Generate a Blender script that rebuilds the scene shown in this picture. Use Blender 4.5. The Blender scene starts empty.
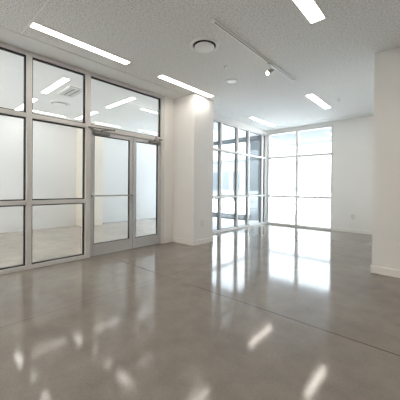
import bpy, bmesh, math, random
from mathutils import Vector, Matrix
random.seed(4)
S = bpy.context.scene
COL = S.collection

# ---------------------------------------------------------------- camera
cam_d = bpy.data.cameras.new('camera')
cam = bpy.data.objects.new('camera', cam_d); COL.objects.link(cam); S.camera = cam
F_PX, YAW, PITCH, ROLL, CY = 270.1, math.radians(41.766), math.radians(.43), math.radians(.506), 189.53
fw = Vector((-math.sin(YAW)*math.cos(PITCH), math.cos(YAW)*math.cos(PITCH), -math.sin(PITCH)))
rt0 = Vector((math.cos(YAW), math.sin(YAW), 0)); up0 = rt0.cross(fw)
rt = rt0*math.cos(ROLL) + up0*math.sin(ROLL); up = -rt0*math.sin(ROLL) + up0*math.cos(ROLL)
m = Matrix((rt, up, -fw)).transposed().to_4x4(); m.translation = Vector((0, 0, 1.15))
cam.matrix_world = m
cam_d.sensor_width = 36; cam_d.sensor_fit = 'HORIZONTAL'
cam_d.lens = 36*F_PX/400; cam_d.shift_y = -(200-CY)/400
cam_d.clip_start = .02; cam_d.clip_end = 500

# ---------------------------------------------------------------- world, exposure
SKY_STRENGTH = 5.6
SKY_HORIZON = .75
LAMP_STRENGTH = 5.5
LOBBY_LAMP_STRENGTH = 4.2
SUN_STRENGTH = 4.6
world = bpy.data.worlds.new('overcast_sky'); S.world = world; world.use_nodes = True
nt = world.node_tree; nt.nodes.clear()
wo = nt.nodes.new('ShaderNodeOutputWorld'); bg = nt.nodes.new('ShaderNodeBackground')
bg.inputs[0].default_value = (.83, .92, 1.0, 1); bg.inputs[1].default_value = SKY_STRENGTH
nt.links.new(bg.outputs[0], wo.inputs[0])
# overcast sky: brighter overhead than at the horizon
tc = nt.nodes.new('ShaderNodeTexCoord'); sp = nt.nodes.new('ShaderNodeSeparateXYZ'); mr = nt.nodes.new('ShaderNodeMapRange')
nt.links.new(tc.outputs['Generated'], sp.inputs[0]); nt.links.new(sp.outputs[2], mr.inputs['Value'])
mr.inputs['From Min'].default_value = 0; mr.inputs['From Max'].default_value = 1
mr.inputs['To Min'].default_value = SKY_HORIZON; mr.inputs['To Max'].default_value = SKY_STRENGTH
nt.links.new(mr.outputs[0], bg.inputs[1])
sun_d = bpy.data.lights.new('added_sun', 'SUN'); sun_d.energy = SUN_STRENGTH; sun_d.angle = math.radians(3); sun_d.color = (1, .95, .88)
added_sun = bpy.data.objects.new('added_sun', sun_d); COL.objects.link(added_sun)  # sun added outdoors so the ground bounces light up to the ceiling
added_sun.rotation_euler = Vector((-.06, .22, -.97)).to_track_quat('-Z', 'Y').to_euler(); added_sun.location = (0, -20, 30)
S.view_settings.view_transform = 'Standard'; S.view_settings.look = 'None'
S.view_settings.gamma = 1; S.view_settings.use_curve_mapping = False
S.view_settings.exposure = 1.86
S.cycles.max_bounces = 14; S.cycles.diffuse_bounces = 8; S.cycles.glossy_bounces = 6
S.cycles.transparent_max_bounces = 24
S.cycles.sample_clamp_indirect = 6
S.cycles.use_denoising = True

# ---------------------------------------------------------------- materials
def new_mat(name):
    mt = bpy.data.materials.new(name); mt.use_nodes = True
    n = mt.node_tree; b = n.nodes['Principled BSDF']
    return mt, n, b
def coords(n, scale=1.0):
    tc = n.nodes.new('ShaderNodeTexCoord'); mp = n.nodes.new('ShaderNodeMapping')
    mp.inputs['Scale'].default_value = (scale,)*3 if not isinstance(scale, tuple) else scale
    n.links.new(tc.outputs['Object'], mp.inputs['Vector']); return mp.outputs['Vector']
def noise(n, vec, scale, detail=4, rough=.5):
    t = n.nodes.new('ShaderNodeTexNoise'); t.inputs['Scale'].default_value = scale
    t.inputs['Detail'].default_value = detail; t.inputs['Roughness'].default_value = rough
    n.links.new(vec, t.inputs['Vector']); return t.outputs['Fac']
def ramp(n, fac, stops):
    r = n.nodes.new('ShaderNodeValToRGB'); e = r.color_ramp.elements
    while len(e) < len(stops): e.new(.5)
    for el, (p, c) in zip(e, stops): el.position = p; el.color = (*c, 1)
    n.links.new(fac, r.inputs['Fac']); return r.outputs['Color']
def bump(n, b, fac, strength, dist=.01):
    bp = n.nodes.new('ShaderNodeBump'); bp.inputs['Strength'].default_value = strength
    bp.inputs['Distance'].default_value = dist
    n.links.new(fac, bp.inputs['Height']); n.links.new(bp.outputs['Normal'], b.inputs['Normal'])
def mix(n, fac, a, c, mode='MULTIPLY'):
    x = n.nodes.new('ShaderNodeMix'); x.data_type = 'RGBA'; x.blend_type = mode
    if isinstance(fac, float): x.inputs[0].default_value = fac
    else: n.links.new(fac, x.inputs[0])
    for i, v in ((6, a), (7, c)):
        if isinstance(v, tuple): x.inputs[i].default_value = (*v, 1)
        else: n.links.new(v, x.inputs[i])
    return x.outputs[2]
def mathn(n, op, a, b=None, c=None):
    x = n.nodes.new('ShaderNodeMath'); x.operation = op
    for i, v in enumerate((a, b, c)):
        if v is None: continue
        if isinstance(v, (int, float)): x.inputs[i].default_value = v
        else: n.links.new(v, x.inputs[i])
    return x.outputs[0]
def plain(name, col, rough=.5, metal=0, var=.03, scale=20, spec=.5, bmp=0):
    mt, n, b = new_mat(name); v = coords(n)
    f = noise(n, v, scale)
    lo = tuple(max(0, x*(1-var)) for x in col); hi = tuple(min(1, x*(1+var)) for x in col)
    n.links.new(ramp(n, f, [(.3, lo), (.7, hi)]), b.inputs['Base Color'])
    b.inputs['Roughness'].default_value = rough; b.inputs['Metallic'].default_value = metal
    b.inputs['Specular IOR Level'].default_value = spec
    if bmp: bump(n, b, f, bmp, .002)
    return mt

def line_mask(n, axis_out, positions, half):
    """1 on thin lines at the given positions along one object axis"""
    res = None
    for p in positions:
        d = mathn(n, 'ABSOLUTE', mathn(n, 'SUBTRACT', axis_out, p))
        l = mathn(n, 'LESS_THAN', d, half)
        res = l if res is None else mathn(n, 'MAXIMUM', res, l)
    return res

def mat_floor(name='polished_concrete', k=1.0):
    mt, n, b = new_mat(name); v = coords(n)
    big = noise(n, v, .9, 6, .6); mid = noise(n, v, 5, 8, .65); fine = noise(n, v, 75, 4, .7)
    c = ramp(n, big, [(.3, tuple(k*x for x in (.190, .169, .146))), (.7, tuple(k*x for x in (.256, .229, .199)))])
    c = mix(n, .55, c, ramp(n, mid, [(.3, (.78, .78, .78)), (.7, (1.16, 1.15, 1.13))]))
    c = mix(n, .5, c, ramp(n, fine, [(.34, (.72, .72, .72)), (.48, (1, 1, 1)), (.63, (1.05, 1.05, 1.05)), (.72, (1.3, 1.28, 1.22))]))
    sep = n.nodes.new('ShaderNodeSeparateXYZ'); n.links.new(v, sep.inputs[0])
    lx = line_mask(n, sep.outputs[0], (-2.65, 2.6), .004)
    ly = line_mask(n, sep.outputs[1], (2.31, -2.3) if k == 1 else (-1.0,), .005)
    joint = mathn(n, 'MAXIMUM', mathn(n, 'MULTIPLY', lx, .55), ly)
    c = mix(n, joint, c, (.06, .052, .045), 'MIX')
    n.links.new(c, b.inputs['Base Color'])
    rr = n.nodes.new('ShaderNodeMapRange'); rr.inputs['From Min'].default_value = .3; rr.inputs['From Max'].default_value = .7
    rr.inputs['To Min'].default_value = .08; rr.inputs['To Max'].default_value = .11
    n.links.new(mid, rr.inputs['Value']); n.links.new(rr.outputs[0], b.inputs['Roughness'])
    b.inputs['Specular IOR Level'].default_value = .28
    bump(n, b, noise(n, v, 2.2, 2, .4), .02, .01)
    return mt
def mat_ceiling():
    mt, n, b = new_mat('speckled_acoustic_ceiling'); v = coords(n)
    f = noise(n, v, 70, 4, .75); g = noise(n, v, 30, 3, .6)
    c = ramp(n, f, [(.38, (.50, .495, .48)), (.49, (.86, .857, .845)), (.62, (.94, .937, .93))])
    c = mix(n, .7, c, ramp(n, g, [(.36, (.88, .88, .88)), (.55, (1, 1, 1))]))
    sep = n.nodes.new('ShaderNodeSeparateXYZ'); n.links.new(v, sep.inputs[0])
    ly = line_mask(n, sep.outputs[1], (1.0, 5.3, -3.3), .006)
    c = mix(n, ly, c, (.93, .925, .91), 'MIX')
    n.links.new(c, b.inputs['Base Color']); b.inputs['Roughness'].default_value = .95
    b.inputs['Specular IOR Level'].default_value = .1
    bump(n, b, f, .35, .004)
    return mt
def mat_wall(name, col, var=.015):
    mt, n, b = new_mat(name); v = coords(n); f = noise(n, v, 120, 3, .6)
    g = noise(n, v, 1.2, 3)
    lo = tuple(x*(1-var) for x in col); hi = tuple(x*(1+var) for x in col)
    n.links.new(mix(n, .5, ramp(n, g, [(.3, lo), (.7, hi)]), ramp(n, f, [(.3, (.97,)*3), (.7, (1.0,)*3)])), b.inputs['Base Color'])
    b.inputs['Roughness'].default_value = .75; b.inputs['Specular IOR Level'].default_value = .25
    bump(n, b, f, .12, .002); return mt
def mat_glass(name='clear_glass', tint=(.97, .98, .98), refl=.10):
    mt = bpy.data.materials.new(name); mt.use_nodes = True; n = mt.node_tree; n.nodes.clear()
    o = n.nodes.new('ShaderNodeOutputMaterial'); t = n.nodes.new('ShaderNodeBsdfTransparent')
    g = n.nodes.new('ShaderNodeBsdfGlossy'); mx = n.nodes.new('ShaderNodeMixShader'); fr = n.nodes.new('ShaderNodeFresnel')
    fr.inputs['IOR'].default_value = 1.45; t.inputs[0].default_value = (*tint, 1)
    g.inputs['Roughness'].default_value = .0; g.inputs[0].default_value = (.95, .97, .97, 1)
    n.links.new(mathn(n, 'MULTIPLY', fr.outputs[0], refl), mx.inputs[0])
    n.links.new(t.outputs[0], mx.inputs[1]); n.links.new(g.outputs[0], mx.inputs[2]); n.links.new(mx.outputs[0], o.inputs[0])
    return mt
def mat_emit(name, col, strength):
    mt = bpy.data.materials.new(name); mt.use_nodes = True; n = mt.node_tree; n.nodes.clear()
    o = n.nodes.new('ShaderNodeOutputMaterial'); e = n.nodes.new('ShaderNodeEmission')
    e.inputs[0].default_value = (*col, 1); e.inputs[1].default_value = strength
    n.links.new(e.outputs[0], o.inputs[0]); return mt
WARM = (1, .92, .83)
M = dict(
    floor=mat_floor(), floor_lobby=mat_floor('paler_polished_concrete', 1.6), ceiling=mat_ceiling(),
    wall=mat_wall('warm_white_wall_paint', (.85, .838, .815)),
    lobby_wall=mat_wall('white_lobby_paint', (.74, .745, .745)),
    soffit=mat_wall('smooth_white_gypsum', (.80, .80, .79)),
    lobby_ceiling=mat_wall('bright_lobby_ceiling_paint', (.90, .90, .89)),
    cream=mat_wall('cream_paint', (.80, .75, .68)),
    base=plain('baseboard_paint', (.86, .84, .81), .5),
    metal=plain('satin_anodised_aluminium', (.70, .69, .675), .38, .1, .02, 60),
    door_metal=plain('door_aluminium', (.58, .585, .59), .36, .2, .02, 60),
    gasket=plain('black_rubber_gasket', (.012, .012, .012), .6),
    grey_gasket=plain('grey_rubber_gasket', (.16, .17, .18), .6),
    steel=plain('brushed_steel', (.5, .49, .47), .3, .9, .05, 90),
    dark_steel=plain('dark_bronze_closer_metal', (.24, .235, .23), .4, .5),
    glass=mat_glass(), glass_out=mat_glass('clear_exterior_glass', (.95, .97, .975), .12),
    lamp=mat_emit('lamp_diffuser', WARM, LAMP_STRENGTH),
    lobby_lamp=mat_emit('lobby_lamp_diffuser', (1, .96, .9), LOBBY_LAMP_STRENGTH),
    canopy_lamp=mat_emit('canopy_lamp_diffuser', (1, .98, .95), 1.0),
    spot=mat_emit('spotlight_bulb', (1, .80, .55), 12.0),
    white=plain('white_enamel', (.90, .895, .88), .4),
    offwhite=plain('off_white_plastic', (.66, .655, .64), .45),
    black=plain('black_shadow_gap', (.01, .01, .01), .8),
    chrome=plain('chrome', (.7, .7, .7), .3, 1),
    paving=plain('pale_concrete_paving', (.43, .437, .445), .8, 0, .05, 3),
    kerb=plain('grey_kerb_concrete', (.15, .16, .17), .9, 0, .08, 6, spec=.05),
    facade=plain('pale_facade_render', (.16, .17, .18), .9, 0, .04, 2, spec=.05),
    facade_glass=plain('grey_facade_window', (.075, .085, .095), .9, spec=.05),
    column=plain('pale_grey_cladding', (.25, .262, .275), .9, spec=.05),
    canopy=plain('white_canopy_panel', (.62, .635, .65), .7),
    fascia=plain('grey_canopy_fascia', (.15, .16, .17), .9, spec=.05),
    brick=plain('brown_brick', (.30, .22, .17), .85, 0, .15, 6),
    rear_canopy=plain('grey_soffit_board', (.25, .265, .28), .9, spec=.05),
    leaf=plain('grey_green_leaf', (.045, .052, .04), .9, 0, .35, 8, spec=.05),
    stem=plain('brown_stem', (.10, .07, .05), .8),
)

# ---------------------------------------------------------------- geometry helpers
class MB:
    def __init__(s): s.bm = bmesh.new()
    def box(s, x0, x1, y0, y1, z0, z1, bev=0):
        r = bmesh.ops.create_cube(s.bm, size=1)
        vs = r['verts']
        c = Vector(((x0+x1)/2, (y0+y1)/2, (z0+z1)/2)); d = (abs(x1-x0), abs(y1-y0), abs(z1-z0))
        for v in vs: v.co = Vector((v.co.x*d[0], v.co.y*d[1], v.co.z*d[2])) + c
        if bev:
            es = list({e for v in vs for e in v.link_edges})
            bmesh.ops.bevel(s.bm, geom=es, offset=bev, segments=2, affect='EDGES', profile=.5)
        return s
    def prism(s, pts, z0, z1):
        lo = [s.bm.verts.new((x, y, z0)) for x, y in pts]; hi = [s.bm.verts.new((x, y, z1)) for x, y in pts]
        k = len(pts); s.bm.faces.new(lo[::-1]); s.bm.faces.new(hi)
        for i in range(k): s.bm.faces.new((lo[i], lo[(i+1) % k], hi[(i+1) % k], hi[i]))
        return s
    def tube(s, a, b, r, r2=None, seg=20):
        a, b = Vector(a), Vector(b); d = b-a
        rot = d.to_track_quat('Z', 'Y').to_matrix().to_4x4(); mt = Matrix.Translation((a+b)/2) @ rot
        bmesh.ops.create_cone(s.bm, cap_ends=True, segments=seg, radius1=r, radius2=r if r2 is None else r2, depth=d.length, matrix=mt)
        return s
    def lathe(s, prof, cen=(0, 0, 0), seg=40):
        rings = []
        for r, z in prof:
            if r < 1e-6: rings.append([s.bm.verts.new((cen[0], cen[1], cen[2]+z))])
            else: rings.append([s.bm.verts.new((cen[0]+r*math.cos(2*math.pi*i/seg), cen[1]+r*math.sin(2*math.pi*i/seg), cen[2]+z)) for i in range(seg)])
        for p, q in zip(rings, rings[1:]):
            for i in range(seg):
                j = (i+1) % seg
                if len(p) == 1 and len(q) == 1: continue
                if len(p) == 1: s.bm.faces.new((p[0], q[i], q[j]))
                elif len(q) == 1: s.bm.faces.new((p[i], q[0], p[j]))
                else: s.bm.faces.new((p[i], q[i], q[j], p[j]))
        return s
    def build(s, name, mat, parent=None, smooth=False, origin=None):
        bmesh.ops.recalc_face_normals(s.bm, faces=s.bm.faces[:])
        if origin: bmesh.ops.translate(s.bm, verts=s.bm.verts[:], vec=-Vector(origin))
        me = bpy.data.meshes.new(name); s.bm.to_mesh(me); s.bm.free()
        me.materials.append(mat)
        if smooth:
            for p in me.polygons: p.use_smooth = True
        o = bpy.data.objects.new(name, me); COL.objects.link(o)
        if parent: o.parent = parent
        if origin: o.location = origin
        return o
def empty(name, loc=(0, 0, 0), rz=0):
    o = bpy.data.objects.new(name, None); COL.objects.link(o); o.location = loc; o.rotation_euler = (0, 0, rz)
    o.empty_display_size = .1; return o
def tag(o, label=None, cat=None, group=None, kind=None):
    if label: o['label'] = label
    if cat: o['category'] = cat
    if group: o['group'] = group
    if kind: o['kind'] = kind
    return o
def copy_tree(o, parent=None):
    c = o.copy(); COL.objects.link(c)
    if parent: c.parent = parent
    for ch in o.children: copy_tree(ch, c)
    return c
def struct(o, label, cat): return tag(o, label, cat, kind='structure')

# ---------------------------------------------------------------- key dimensions (metres)
W = -4.225          # plane of the left glazing (room side of the frames)
D = 7.95            # plane of the end wall
H = 3.0             # ceiling
LW = -8.0           # far wall of the lobby behind the glass
T = .13             # frame depth
PX, PY0, PY1 = -3.63, 3.88, 4.48     # pier
RX, RY = -.70, 4.34                  # projecting wall on the right
BY0 = 4.75                           # start of the street side glazing on the left
SB = -2.6                            # wall behind the camera
EX = 3.2                             # wall far right
DX1 = -2.23                          # end of the end-wall glazing
HB = 2.87                            # head of the street glazing

# ---------------------------------------------------------------- shell
b = MB().prism([(LW-.2, SB-.2), (W-.065, SB-.2), (W-.065, 4.78), (W-.15, 4.78), (LW-.2, 7.0)], -.2, 0)
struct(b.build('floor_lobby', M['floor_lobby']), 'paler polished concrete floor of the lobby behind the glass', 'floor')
b = MB().prism([(W-.065, SB-.2), (EX+.2, SB-.2), (EX+.2, D+.1), (W-.15, D+.1), (W-.15, 4.78), (W-.065, 4.78)], -.2, 0)
struct(b.build('floor', M['floor']), 'polished grey brown concrete floor with saw cut joints', 'floor')
b = MB().box(W+.385, EX, SB, D-.36, H, H+.2)
struct(b.build('ceiling', M['ceiling']), 'grey speckled acoustic ceiling over the main room', 'ceiling')
b = MB().box(W-.15, W+.385, SB, D+.15, H-.006, H+.2).box(W+.385, EX, D-.36, D+.15, H-.006, H+.2)
struct(b.build('trim_1', M['soffit']), 'smooth pale border strip of the ceiling above the glazing', 'ceiling border')
b = MB().prism([(LW, SB), (W-.15, SB), (W-.15, 4.78), (LW, 7.0)], H, H+.2)
struct(b.build('ceiling_lobby', M['lobby_ceiling']), 'smooth pale ceiling of the lobby behind the glass', 'ceiling')
# left wall solids
b = MB().box(W-T, W, 3.63, BY0, 0, H)
struct(b.build('wall_left', M['wall']), 'narrow off white wall beside the glass doors', 'wall')
b = MB().box(W, PX, PY0, PY1, 0, H-.006)
struct(b.build('wall_pier', M['wall']), 'off white pier projecting between the doors and street windows', 'wall')
b = MB().box(W-T, W+.01, BY0, D, HB, H-.006).box(W+.01, DX1, D-.01, D+T, HB+.03, H-.006)
struct(b.build('trim_2', M['soffit']), 'pale bulkhead above the street windows', 'bulkhead')
b = MB().box(DX1, EX+.2, D, D+.2, 0, H)
struct(b.build('wall_back', M['wall']), 'off white end wall beside the far window', 'wall')
b = MB().box(RX, EX, RY, D, 0, H)
struct(b.build('wall_right', M['wall']), 'beige white projecting wall at the right edge', 'wall')
b = MB().box(EX, EX+.2, SB, RY, 0, H)
struct(b.build('wall_east', M['wall']), 'off white wall on the far right of the room', 'wall')
b = MB().box(-4.2, EX+.2, SB-.2, SB, 0, H)
struct(b.build('wall_south', M['wall']), 'off white wall behind the viewpoint', 'wall')
b = MB().box(LW-.2, LW, SB-.2, 7.0, 0, H)
struct(b.build('wall_lobby', M['lobby_wall']), 'white far wall of the lobby behind the glass', 'wall')
b = MB().box(LW, -7.56, 3.5, 4.1, 0, H, .004)
struct(b.build('wall_pilaster', M['cream']), 'cream pilaster on the lobby wall seen through the left door', 'wall')
# baseboards
def baseboard(name, boxes, label):
    b = MB()
    for q in boxes: b.box(*q, 0, .1, .003)
    struct(b.build(name, M['base']), label, 'baseboard')
bt = .012
baseboard('baseboard_left', [(W, W+bt, 3.64, PY0-bt)], 'painted baseboard on the narrow wall beside the doors')
baseboard('baseboard_pier', [(W+bt, PX+bt, PY0-bt, PY0), (PX, PX+bt, PY0, PY1+bt), (W, PX, PY1, PY1+bt)], 'painted baseboard wrapping the pier')
baseboard('baseboard_back', [(DX1, RX, D-bt, D)], 'painted baseboard along the end wall')
baseboard('baseboard_right', [(RX-bt, EX, RY-bt, RY), (RX-bt, RX, RY, D-bt)], 'painted baseboard around the projecting right wall')

# ---------------------------------------------------------------- glazing
GX = .065   # glass set back behind the frame faces
def pane_y(parent, y0, y1, z0, z1, mat, gk=.016, x=W, gm='gasket'):
    """pane in an x = const plane with its gasket ring"""
    g = MB()
    xa, xb = x-GX-.012, x-GX+.03
    g.box(xa, xb, y0, y0+gk, z0, z1).box(xa, xb, y1-gk, y1, z0, z1)
    g.box(xa, xb, y0+gk, y1-gk, z0, z0+gk).box(xa, xb, y0+gk, y1-gk, z1-gk, z1)
    MB().box(x-GX-.006, x-GX+.004, y0+.004, y1-.004, z0+.004, z1-.004).build('pane', mat, parent)
    g.build('gasket', M[gm], parent)
def member(parent, name, x0, x1, y0, y1, z0, z1, mat='metal', bev=.003):
    return MB().box(x0, x1, y0, y1, z0, z1, bev).build(name, M[mat], parent)
Z_SILL, Z_M0, Z_M1, Z_T0, Z_T1, Z_HD = .055, .89, .95, 2.09, 2.15, 2.94
def A():
    w = empty('window_1', (W, 0, 0))
    struct(w, 'aluminium framed glass partition between the room and the lobby', 'glass partition')
    cs = [1.205-.83*k for k in range(5)][::-1]      # mullion centres up to 1.205
    ys = [SB] + [c for c in cs if c-.1 > SB] + [1.205]
    ys = sorted(set(round(y, 4) for y in ys))
    hw = .034
    loc = Vector((W, 0, 0))
    made = []
    for c in ys:
        if c <= SB: made.append(member(w, 'mullion', W-T, W, SB, SB+.05, Z_SILL, Z_HD))
        else: made.append(member(w, 'mullion', W-T, W, c-hw, c+hw, Z_SILL, Z_HD))
    made.append(member(w, 'mullion', W-T, W, 1.995, 2.075, 0, Z_HD))
    made.append(member(w, 'mullion', W-T, W, 3.545, 3.63, 0, Z_HD))
    made.append(member(w, 'head_rail', W-T, W, SB, 3.63, Z_HD, H-.006))
    made.append(member(w, 'sill_rail', W-T, W, SB, 1.995, 0, Z_SILL))
    made.append(member(w, 'door_header', W-T, W, 2.075, 3.545, 2.075, Z_T1))
    edges = [(SB+.05, ys[1]-hw)] + [(a+hw, c-hw) for a, c in zip(ys[1:], ys[2:])] + [(ys[-1]+hw, 1.995)]
    for a, c in edges:
        member(w, 'transom', W-T, W-.003, a, c, Z_T0, Z_T1); member(w, 'transom', W-T, W-.003, a, c, Z_M0, Z_M1)
        pane_y(w, a, c, Z_SILL, Z_M0, M['glass']); pane_y(w, a, c, Z_M1, Z_T0, M['glass']); pane_y(w, a, c, Z_T1, Z_HD, M['glass'])
    pane_y(w, 2.075, 3.545, Z_T1, Z_HD, M['glass'])
    for ch in w.children: ch.location = -loc
A()
def door_leaf(name, y0, y1, label, handle, hinge_low=True):
    d = empty(name, (W, y0, 0)); struct(d, label, 'glass door'); x0, x1 = W-.075, W-.02; zt = 2.068
    st = .062
    g0, g1, gz0, gz1 = y0+st, y1-st, .20, 2.0
    def part(o): o.location = -Vector((W, y0, 0)); return o
    part(MB().box(x0, x1, y0, y0+st, .01, zt, .002).build('stile', M['door_metal'], d))
    part(MB().box(x0, x1, y1-st, y1, .01, zt, .002).build('stile', M['door_metal'], d))
    part(MB().box(x0, x1, g0, g1, .01, gz0, .002).build('bottom_rail', M['door_metal'], d))
    part(MB().box(x0, x1, g0, g1, gz1, zt, .002).build('top_rail', M['door_metal'], d))
    xm = (x0+x1)/2
    part(MB().box(xm-.004, xm+.004, g0+.003, g1-.003, gz0+.003, gz1-.003).build('pane', M['glass'], d))
    gk = .009
    part(MB().box(xm-.012, x1-.004, g0, g0+gk, gz0, gz1).box(xm-.012, x1-.004, g1-gk, g1, gz0, gz1)
         .box(xm-.012, x1-.004, g0+gk, g1-gk, gz0, gz0+gk).box(xm-.012, x1-.004, g0+gk, g1-gk, gz1-gk, gz1).build('gasket', M['gasket'], d))
    for zz in (.25, 1.05, 1.85):
        yy = y0 if hinge_low else y1
        part(MB().tube((x1+.004, yy+(-.002 if hinge_low else .002), zz), (x1+.004, yy+(-.002 if hinge_low else .002), zz+.1), .006).build('hinge', M['door_metal'], d))
    if handle:
        h = part(MB().tube((x1+.055, y0-.005+.03, 1.0), (x1+.055, y1-.03, 1.0), .0125).build('push_bar', M['steel'], d, True))
        for yy in (y0+.03, y1-.03):
            q = MB().box(x1, x1+.06, yy-.018, yy+.018, .98, 1.02, .004).build('bracket', M['steel'], h)
        k = part(MB().tube((x1, y1-.03, .935), (x1+.014, y1-.03, .935), .016).build('lock_cylinder', M['steel'], d))
    # closer on the top rail with a folded arm up to the header
    ca, cb = (y0+.03, y0+.32) if hinge_low else (y1-.30, y1-.03)
    c = part(MB().box(x1, x1+.05, ca, cb, 2.005, 2.05, .006).build('door_closer', M['dark_steel'], d))
    pv = (x1+.028, (ca+cb)/2, 2.05)
    el = (x1+.19, (ca+cb)/2+(.14 if hinge_low else -.10), 2.085)
    sh = (W+.012, (y0-.02) if hinge_low else (y1-.03), 2.10)
    ar = MB().tube(pv, (pv[0], pv[1], 2.085), .011).tube((pv[0], pv[1], 2.083), el, .009).tube(el, (sh[0]+.01, sh[1], 2.10), .009)
    ar.box(W, W+.02, sh[1]-.03, sh[1]+.05, 2.088, 2.115, .003).tube((el[0], el[1], 2.07), (el[0], el[1], 2.10), .013)
    ar.build('closer_arm', M['dark_steel'], c)
    return d
door_leaf('door_1', 2.082, 2.885, 'aluminium framed glass door with a horizontal push bar, the wider left leaf', True, True)
door_leaf('door_2', 2.895, 3.54, 'narrower aluminium framed glass door leaf beside the pier', False, False)

def shift_children(w, loc):
    for ch in w.children: ch.location = -Vector(loc)
def Bwin():
    w = struct(empty('window_2', (W, BY0, 0)), 'street side window wall behind the pier with deep mullions', 'window')
    cs = [5.53, 6.29, 6.865]; hw = .024; zt0, zt1 = 2.09, 2.14
    TB = .09
    member(w, 'mullion', W-TB, W, BY0, BY0+.05, .06, HB); member(w, 'mullion', W-TB, W, 7.66, 7.74, .06, HB)
    member(w, 'mullion', W-TB, W, 7.87, D, .06, HB)
    for c in cs: member(w, 'mullion', W-TB, W+.01, c-hw, c+hw, .06, HB)
    member(w, 'head_rail', W-TB, W, BY0, D, HB-.045, HB); member(w, 'sill_rail', W-TB, W, BY0, D, 0, .06, 'white')
    e = [BY0+.05]+[v for c in cs for v in (c-hw, c+hw)]+[7.66]
    pairs = [(e[i], e[i+1]) for i in range(0, len(e), 2)] + [(7.74, 7.87)]
    for a, c in pairs:
        member(w, 'transom', W-TB, W+.004, a, c, zt0, zt1, 'white'); member(w, 'transom', W-TB, W+.004, a, c, .89, .935, 'white')
        for z0, z1 in ((.06, .89), (.935, zt0), (zt1, HB-.045)): pane_y(w, a, c, z0, z1, M['glass_out'], .012, gm='grey_gasket')
    shift_children(w, (W, BY0, 0))
Bwin()
def Dwin():
    w = struct(empty('window_3', (W, D, 0)), 'large bright window in the end wall', 'window')
    Z = HB+.03
    xs = [W+.01, W+.08, -3.27, -3.195, DX1-.04, DX1]
    for a, c in ((xs[0], xs[1]), (xs[2], xs[3]), (xs[4], xs[5])): member(w, 'mullion', a, c, D, D+T, .06, Z-.05)
    member(w, 'head_rail', xs[0], xs[5], D, D+T, Z-.05, Z); member(w, 'sill_rail', xs[0], xs[5], D, D+T, 0, .06)
    for a, c in ((xs[1], xs[2]), (xs[3], xs[4])):
        member(w, 'transom', a, c, D, D+T, 2.08, 2.145); member(w, 'transom', a, c, D, D+T, .86, .925)
        for z0, z1 in ((.06, .86), (.925, 2.08), (2.145, Z-.05)):
            MB().box(a+.003, c-.003, D+GX, D+GX+.01, z0+.003, z1-.003).build('pane', M['glass_out'], w)
    shift_children(w, (W, D, 0))
Dwin()
def Swin():
    w = struct(empty('added_window_5', (LW, SB, 0)), 'unseen glazed lobby front added for daylight, behind the viewpoint', 'window')  # unseen glazing, added to bring daylight into the lobby
    n = 3; L = -4.2-LW
    for i in range(n+1):
        x = min(max(L*i/n, .04), L-.04); MB().box(x-.035, x+.035, -.13, 0, .06, 2.92, .003).build('mullion', M['metal'], w)
    MB().box(0, L, -.13, 0, 0, .06, .003).build('sill_rail', M['metal'], w)
    MB().box(0, L, -.2, 0, 2.92, 3.2, .003).build('head_rail', M['metal'], w)
    for i in range(n):
        MB().box(L*i/n+.076, L*(i+1)/n-.076, -.07, -.06, .062, 2.918).build('pane', M['glass_out'], w)
Swin()
# unseen lobby end glazing, added to daylight the lobby wall, oblique behind the pier
def Lwin():
    a = Vector((W-.2, 4.80, 0)); c = Vector((LW-.05, 6.98, 0)); L = (c-a).length
    w = struct(empty('added_window_4', a, math.atan2(c.y-a.y, c.x-a.x)), 'unseen street side glazing added at the end of the lobby for daylight', 'window')
    n = 4
    for i in range(n+1):
        x = L*i/n; MB().box(x-.03, x+.03, 0, .1, .06, 2.92, .003).build('mullion', M['metal'], w)
    MB().box(-.03, L+.03, 0, .1, 0, .06, .003).build('sill_rail', M['metal'], w)
    MB().box(-.03, L+.03, 0, .1, 2.92, 3.0, .003).build('head_rail', M['metal'], w)
    for i in range(n):
        MB().box(L*i/n+.032, L*(i+1)/n-.032, .045, .055, .062, 2.918).build('pane', M['glass_out'], w)
Lwin()

# ---------------------------------------------------------------- ceiling lights
def ceiling_light(name, length, width, lampmat, loc, rz, label, group):
    t = empty(name, loc, rz); tag(t, label, 'ceiling light', group)
    f = .010; l, w = length/2, width/2
    MB().box(-l-f, l+f, -w-f, -w, -.008, 0).box(-l-f, l+f, w, w+f, -.008, 0).box(-l-f, -l, -w, w, -.008, 0).box(l, l+f, -w, w, -.008, 0).build('frame', M['white'], t)
    MB().box(-l, l, -w, w, -.006, 0).build('diffuser', lampmat, t)
    return t
Q = math.pi/2
G = 'recessed linear ceiling lights of the main room'
ceiling_light('ceiling_light', 1.27, .112, M['lamp'], (-3.51, 1.655, H), Q, 'long recessed strip light above the lobby partition, nearest the left edge', G)
ceiling_light('ceiling_light', 1.34, .112, M['lamp'], (-3.50, 3.57, H), Q, 'long recessed strip light running up to the top of the pier', G)
ceiling_light('ceiling_light', 1.27, .112, M['lamp'], (-3.73, 6.80, H), Q, 'recessed strip light above the street window wall, beyond the pier', G)
ceiling_light('ceiling_light', 1.15, .13, M['lamp'], (-1.96, 5.98, H), Q, 'recessed strip light near the end wall, right of the far window', G)
ceiling_light('ceiling_light', 1.25, .145, M['lamp'], (-1.03, 2.45, H), Q, 'recessed strip light cut by the top edge, beside the track light', G)
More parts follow.
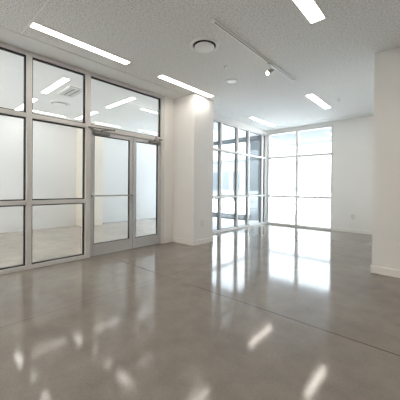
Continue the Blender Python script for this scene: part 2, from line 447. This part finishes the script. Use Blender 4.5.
for x, y, lab in ((-3.51, -.6, 'added unseen strip light in line with the lobby partition, just behind the viewpoint'),  # unseen lamps added behind and beside the camera to brighten the room
                  (-3.51, -2.0, 'added unseen strip light in line with the lobby partition, by the wall behind the viewpoint'),
                  (-2.3, -2.0, 'added unseen strip light by the wall behind the viewpoint, second row from the partition'),
                  (-1.03, -.6, 'added unseen strip light overhead, just behind the viewpoint'),
                  (.2, .9, 'added unseen strip light overhead, just right of the viewpoint'),
                  (.2, -.9, 'added unseen strip light right of and behind the viewpoint'),
                  (1.4, 2.46, 'added unseen strip light far right, in front of the projecting wall'),
                  ):
    ceiling_light('ceiling_light', 1.25, .14, M['lamp'], (x, y, H), Q, lab, G)
GL = 'linear lights in the lobby ceiling'
for L_, x, y, rz, lab in (
    (1.08, -5.35, 1.93, 0, 'lobby ceiling light nearest the glass, beside the square air vent'),
    (1.32, -7.10, 1.94, 0, 'lobby ceiling light behind the first upper pane, crossing the mullion'),
    (1.06, -5.30, 3.26, 0, 'slanting lobby ceiling light in the middle of the pane over the doors'),
    (1.10, -6.93, 3.27, 0, 'lobby ceiling light at the left end of the pane over the doors'),
    (.78, -7.48, 2.57, Q, 'thin lobby ceiling light low in the second upper pane'),
    (.80, -7.44, 4.18, Q, 'thin lobby ceiling light low in the pane over the left door'),
    (.70, -7.32, 5.56, Q, 'thin lobby ceiling light low over the narrow door'),
    (.80, -5.30, 4.22, Q, 'lobby ceiling light at the right end of the pane over the doors'),
    (1.2, -5.35, .75, 0, 'added unseen lobby light left of the picture, near the glass, first row'),  # these three rows are unseen lamps added to brighten the lobby
    (1.2, -7.10, .75, 0, 'added unseen lobby light left of the picture, near the far wall, first row'),
    (1.2, -5.35, -.45, 0, 'added unseen lobby light left of the picture, near the glass, second row'),
    (1.2, -7.10, -.45, 0, 'added unseen lobby light left of the picture, near the far wall, second row'),
    (1.2, -5.35, -1.65, 0, 'added unseen lobby light left of the picture, near the glass, third row'),
    (1.2, -7.10, -1.65, 0, 'added unseen lobby light left of the picture, near the far wall, third row'),
    (.5, -7.35, 6.25, 0, 'added unseen lobby light in the far corner by the end window'),  # last three: hidden lamps added to brighten the wall seen through the doors
    (.6, -6.7, 5.75, 0, 'added unseen lobby light by the end window, between its neighbours'),
    (.7, -5.95, 5.22, 0, 'added unseen lobby light behind the pier, by the end window')):
    ceiling_light('lobby_ceiling_light', L_, .10 if rz == 0 else .07, M['lobby_lamp'], (x, y, H), rz, lab, GL)

# ---------------------------------------------------------------- ceiling fittings
def round_diffuser(name, loc, r, label, slot='black'):
    t = empty(name, loc); tag(t, label, 'air vent')
    MB().lathe([(r*1.06, 0), (r*1.05, -.006), (r*.97, -.014), (r*.88, -.014), (r*.84, -.008), (r*.83, 0)]).build('outer_ring', M['white'], t, True)
    MB().lathe([(0, -.001), (r*.83, -.001), (r*.83, -.0035), (0, -.0035)]).build('duct_opening', M[slot], t)
    MB().lathe([(0, -.006), (r*.6, -.006), (r*.72, -.020), (r*.73, -.027), (r*.66, -.032), (0, -.034)]).build('centre_plate', M['white'], t, True)
    MB().tube((0, 0, -.0035), (0, 0, -.014), .02).build('stem', M['offwhite'], t)
round_diffuser('round_air_diffuser', (-2.32, 2.66, H), .178, 'round white air diffuser with a dark slot in the speckled ceiling')
round_diffuser('round_lobby_diffuser', (-6.38, 2.42, H), .2, 'round diffuser in the lobby ceiling seen through the glass', 'steel')
t = tag(empty('ceiling_speaker', (-2.72, 3.84, H)), 'small flat white disc on the ceiling between the sprinkler and the pier', 'ceiling disc')
MB().lathe([(0, -.012), (.07, -.012), (.088, -.008), (.092, 0), (0, 0)]).build('cover', M['white'], t, True)
MB().lathe([(.092, 0), (.098, 0), (.098, -.003), (.092, -.004)]).build('rim', M['offwhite'], t)
def sprinkler(loc, label):
    t = tag(empty('sprinkler_head', loc), label, 'sprinkler', 'sprinkler heads in the ceiling')
    MB().lathe([(0, 0), (.036, 0), (.034, -.006), (.015, -.010), (0, -.010)], seg=24).build('escutcheon', M['offwhite'], t, True)
    MB().tube((0, 0, -.008), (0, 0, -.024), .008).box(-.012, -.009, -.003, .003, -.045, -.02).box(.009, .012, -.003, .003, -.045, -.02).build('frame', M['chrome'], t)
    MB().tube((0, 0, -.045), (0, 0, -.048), .018).build('deflector', M['chrome'], t)
sprinkler((-2.47, 3.33, H), 'small sprinkler head beside the round white air diffuser')
sprinkler((-1.60, 6.08, H), 'small sprinkler head near the end wall, right of the strip light')
# square lobby vent
t = tag(empty('square_air_vent', (-5.42, 2.27, H)), 'square louvred air vent in the lobby ceiling, beside the slanting light', 'air vent')
vw = .30; vl = .16
MB().box(-vw, vw, -vl, -vl+.03, -.02, 0).box(-vw, vw, vl-.03, vl, -.02, 0).box(-vw, -vw+.03, -vl+.03, vl-.03, -.02, 0).box(vw-.03, vw, -vl+.03, vl-.03, -.02, 0).build('frame', M['white'], t)
MB().box(-vw+.03, vw-.03, -vl+.03, vl-.03, -.003, 0).build('duct_opening', M['black'], t)
b = MB()
for k in range(3):
    y = -vl+.036+k*.088
    b.box(-vw+.03, vw-.03, y, y+.070, -.016, -.012)
b.build('louvre', M['offwhite'], t)
# track light
t = tag(empty('lighting_track', (-1.90, 3.41, H)), 'long thin white lighting track fixed to the speckled ceiling', 'lighting track')
TL = 1.09
b = MB().box(-.021, -.007, -TL, TL, -.016, 0, .001).box(.007, .021, -TL, TL, -.016, 0, .001)
b.build('rail', M['white'], t)
MB().box(-.007, .007, -TL, TL, -.012, 0).build('conductor_slot', M['black'], t)
for s in (-1, 1): MB().box(-.022, .022, s*TL-.02, s*TL+.02, -.020, 0, .003).build('end_cap', M['white'], t)
t = tag(empty('track_spotlight', (-1.90, 3.65, H-.016)), 'small lit spotlight head hanging from the lighting track', 'spotlight')
MB().box(-.017, .017, -.05, .05, -.020, 0, .003).build('adapter', M['offwhite'], t)
MB().tube((0, 0, -.02), (0, 0, -.085), .007).box(-.034, .034, -.008, .008, -.09, -.082, .002).box(-.036, -.031, -.008, .008, -.13, -.084).box(.031, .036, -.008, .008, -.13, -.084).build('yoke', M['offwhite'], t)
aim = Vector((-.32, -.80, -.50)).normalized(); p0 = Vector((0, 0, -.125))
h = MB().tube(p0-aim*.055, p0+aim*.045, .024, .031, 28).tube(p0-aim*.075, p0-aim*.055, .014, .024, 28).build('lamp_housing', M['steel'], t, False)
MB().tube(p0+aim*.045, p0+aim*.052, .031, .031, 28).build('trim_ring', M['white'], h)
MB().tube(p0+aim*.052, p0+aim*.056, .023, .023, 28).build('bulb', M['spot'], h)

# ---------------------------------------------------------------- outlets
def outlet(loc, rz, label):
    t = tag(empty('wall_outlet', loc, rz), label, 'outlet', 'wall outlets')
    # local +X points out of the wall
    MB().box(0, .006, -.036, .036, -.058, .058, .002).build('cover_plate', M['offwhite'], t)
    for dz in (-.022, .022):
        s = MB().box(.006, .009, -.016, .016, dz-.014, dz+.014, .003).build('socket', M['white'], t)
        MB().box(.009, .0095, -.008, -.005, dz-.002, dz+.007).box(.009, .0095, .005, .008, dz-.002, dz+.007).build('slot', M['black'], s)
outlet((PX, 4.13, .42), 0, 'white wall outlet low on the pier')
outlet((-1.72, D, .42), -Q, 'white wall outlet low on the end wall, right of the far window')
outlet((LW, 2.08, .45), 0, 'wall outlet on the lobby wall, left of the first mullion')
outlet((LW, 2.46, .45), 0, 'wall outlet on the lobby wall, right of the first mullion')

# ---------------------------------------------------------------- outside
b = MB().prism([(-80, 90), (-80, -40), (-8.3, -40), (-8.3, 7.02), (W-.16, 4.95), (W-.16, D+.16), (EX+.3, D+.16), (EX+.3, SB-.25), (-8.29, SB-.25), (-8.29, -40), (60, -40), (60, 90)], -.3, -.03)
struct(b.build('ground', M['paving']), 'pale overexposed concrete paving outside the windows', 'paving')
# canopy over the street side windows
t = tag(empty('entrance_canopy', (-6.5, 8.7, H)), 'flat white canopy with a grey edge beam outside the street window wall', 'canopy')
b = MB().prism([(W-.15-1.6, 5.75), (W-.16, 4.95), (W-.16, 8.6), (-12, 8.6), (-12, 7.1), (-8.3, 7.1)], H+.02, H+.25)
o = b.build('soffit_panel', M['canopy'], t); o.location = -Vector((-6.5, 8.7, H))
o = MB().box(-12, -4.75, 8.6, 8.68, H-.14, H+.3).build('edge_beam', M['fascia'], t); o.location = -Vector((-6.5, 8.7, H))
t = tag(empty('rear_canopy', (-2, 11.5, H)), 'flat pale canopy outside the far window', 'canopy')
o = MB().box(-6.2, 3, 8.69, 11.5, H+.06, H+.3).build('soffit_panel', M['rear_canopy'], t); o.location = (2, -11.5, -H)
o = MB().box(-6.2, 3, 11.5, 11.58, H-.02, H+.32).build('edge_beam', M['canopy'], t); o.location = (2, -11.5, -H)
for x, y, z, lab in ((-5.6, 7.2, H+.015, 'lamp in the canopy soffit outside the street window wall'), (-4.9, 9.9, H+.06, 'lamp in the rear canopy soffit, left pane of the far window'), (-2.9, 10.2, H+.06, 'lamp in the rear canopy soffit, right pane of the far window')):
    ceiling_light('canopy_light', 1.0, .10, M['canopy_lamp'], (x, y, z), Q, lab, 'canopy soffit lights')
t = tag(empty('canopy_column', (-4.96, 8.8, -.03)), 'square grey clad column outside the corner of the windows', 'column')
MB().box(-.34, .24, -.12, .28, 0, 3.04, .006).build('shaft', M['column'], t)
MB().box(-.36, .26, -.14, .30, 0, .12, .004).build('base_plinth', M['column'], t)
t = tag(empty('slim_canopy_post', (-6.1, 11.4, -.03)), 'slim pale post at the far corner of the rear canopy', 'post')
MB().tube((0, 0, .015), (0, 0, 3.09), .045).build('shaft', M['canopy'], t, True)
MB().box(-.09, .09, -.09, .09, 0, .015).build('foot_plate', M['canopy'], t)
tag(MB().box(-16, -5.25, 8.45, 8.65, -.03, .16, .01).build('low_kerb_wall', M['kerb']), 'low grey concrete kerb wall outside the street windows', 'low wall')
tag(MB().box(-7.0, 4, 13.2, 13.35, -.03, .05, .01).build('paving_kerb', M['canopy']), 'thin pale kerb line on the paving beyond the far window', 'kerb')
t = tag(empty('low_railing', (-4, 19, -.03)), 'low pale railing far beyond the end window', 'railing')
MB().box(-4.6, 8, -.03, .03, .03, .10).build('top_rail', M['column'], t)
MB().box(-4.65, -4.5, -.06, .06, 0, .75).build('end_post', M['column'], t)
for k in range(6): MB().box(-2.5+k*2, -2.44+k*2, -.025, .025, 0, .03).build('post', M['column'], t)
# unseen building added behind the viewpoint to block low sky and bounce warm light
t = struct(empty('added_wall_opposite', (-2, -13, -.03)), 'unseen brown brick frontage added to block low sky and bounce warm light', 'added building front')
MB().box(-14, 14, -6, 0, 0, 9).build('facade', M['brick'], t)
MB().box(-14.2, 14.2, -6.2, .15, 9, 9.4).build('parapet', M['facade'], t)
# building across the street
t = tag(empty('street_building', (-27, 32, -.03)), 'pale flat roofed building with dark windows across the street', 'building')
MB().box(-9, 7.1, 0, 6, 0, 5.0).build('wall', M['facade'], t)
MB().box(-9.2, 7.3, -.2, 6.2, 5.0, 5.35).build('parapet', M['facade'], t)
for k in range(8):
    x = 5.35-1.85*k
    f = MB().box(x-.68, x+.68, -.06, .0, .75, 3.55).build('window_frame', M['facade'], t)
    MB().box(x-.60, x+.60, -.075, -.06, .83, 3.47).build('pane', M['facade_glass'], f)
# shrubs
def shrub_mesh(seed):
    rnd = random.Random(seed); bm = bmesh.new()
    for i in range(420):
        th = rnd.uniform(0, 2*math.pi); ph = math.acos(rnd.uniform(-.1, 1)); r = rnd.uniform(.55, 1)
        c = Vector((.62*r*math.sin(ph)*math.cos(th), .5*r*math.sin(ph)*math.sin(th), .12+.5*r*math.cos(ph)*(.8+.3*math.sin(3*th+seed))))
        u = Vector((rnd.gauss(0, 1), rnd.gauss(0, 1), rnd.gauss(0, 1))).normalized(); v = u.orthogonal().normalized(); s = rnd.uniform(.035, .06)
        vs = [bm.verts.new(c+u*s*a+v*s*.45*b_) for a, b_ in ((-1, 0), (0, -1), (1, 0), (0, 1))]
        bm.faces.new(vs)
    return bm
lab = ['small grey green shrub across the street, leftmost by the pier', 'small grey green shrub behind the first full street pane, left of its pair',
       'small grey green shrub in the first full street pane, beside the second mullion', 'small grey green shrub behind the second full street pane']
for k, x in enumerate((-16.1, -14.5, -12.9, -11.3)):
    t = tag(empty('shrub', (x, 18.9, -.03)), lab[k], 'shrub', 'shrubs across the street')
    q = MB(); q.bm.free(); q.bm = shrub_mesh(k); q.build('foliage', M['leaf'], t)
    q = MB()
    for a in range(5): q.tube((0, 0, 0), (.3*math.cos(a*1.3), .2*math.sin(a*1.3), .42), .012, .006, 8)
    q.build('stem', M['stem'], t)
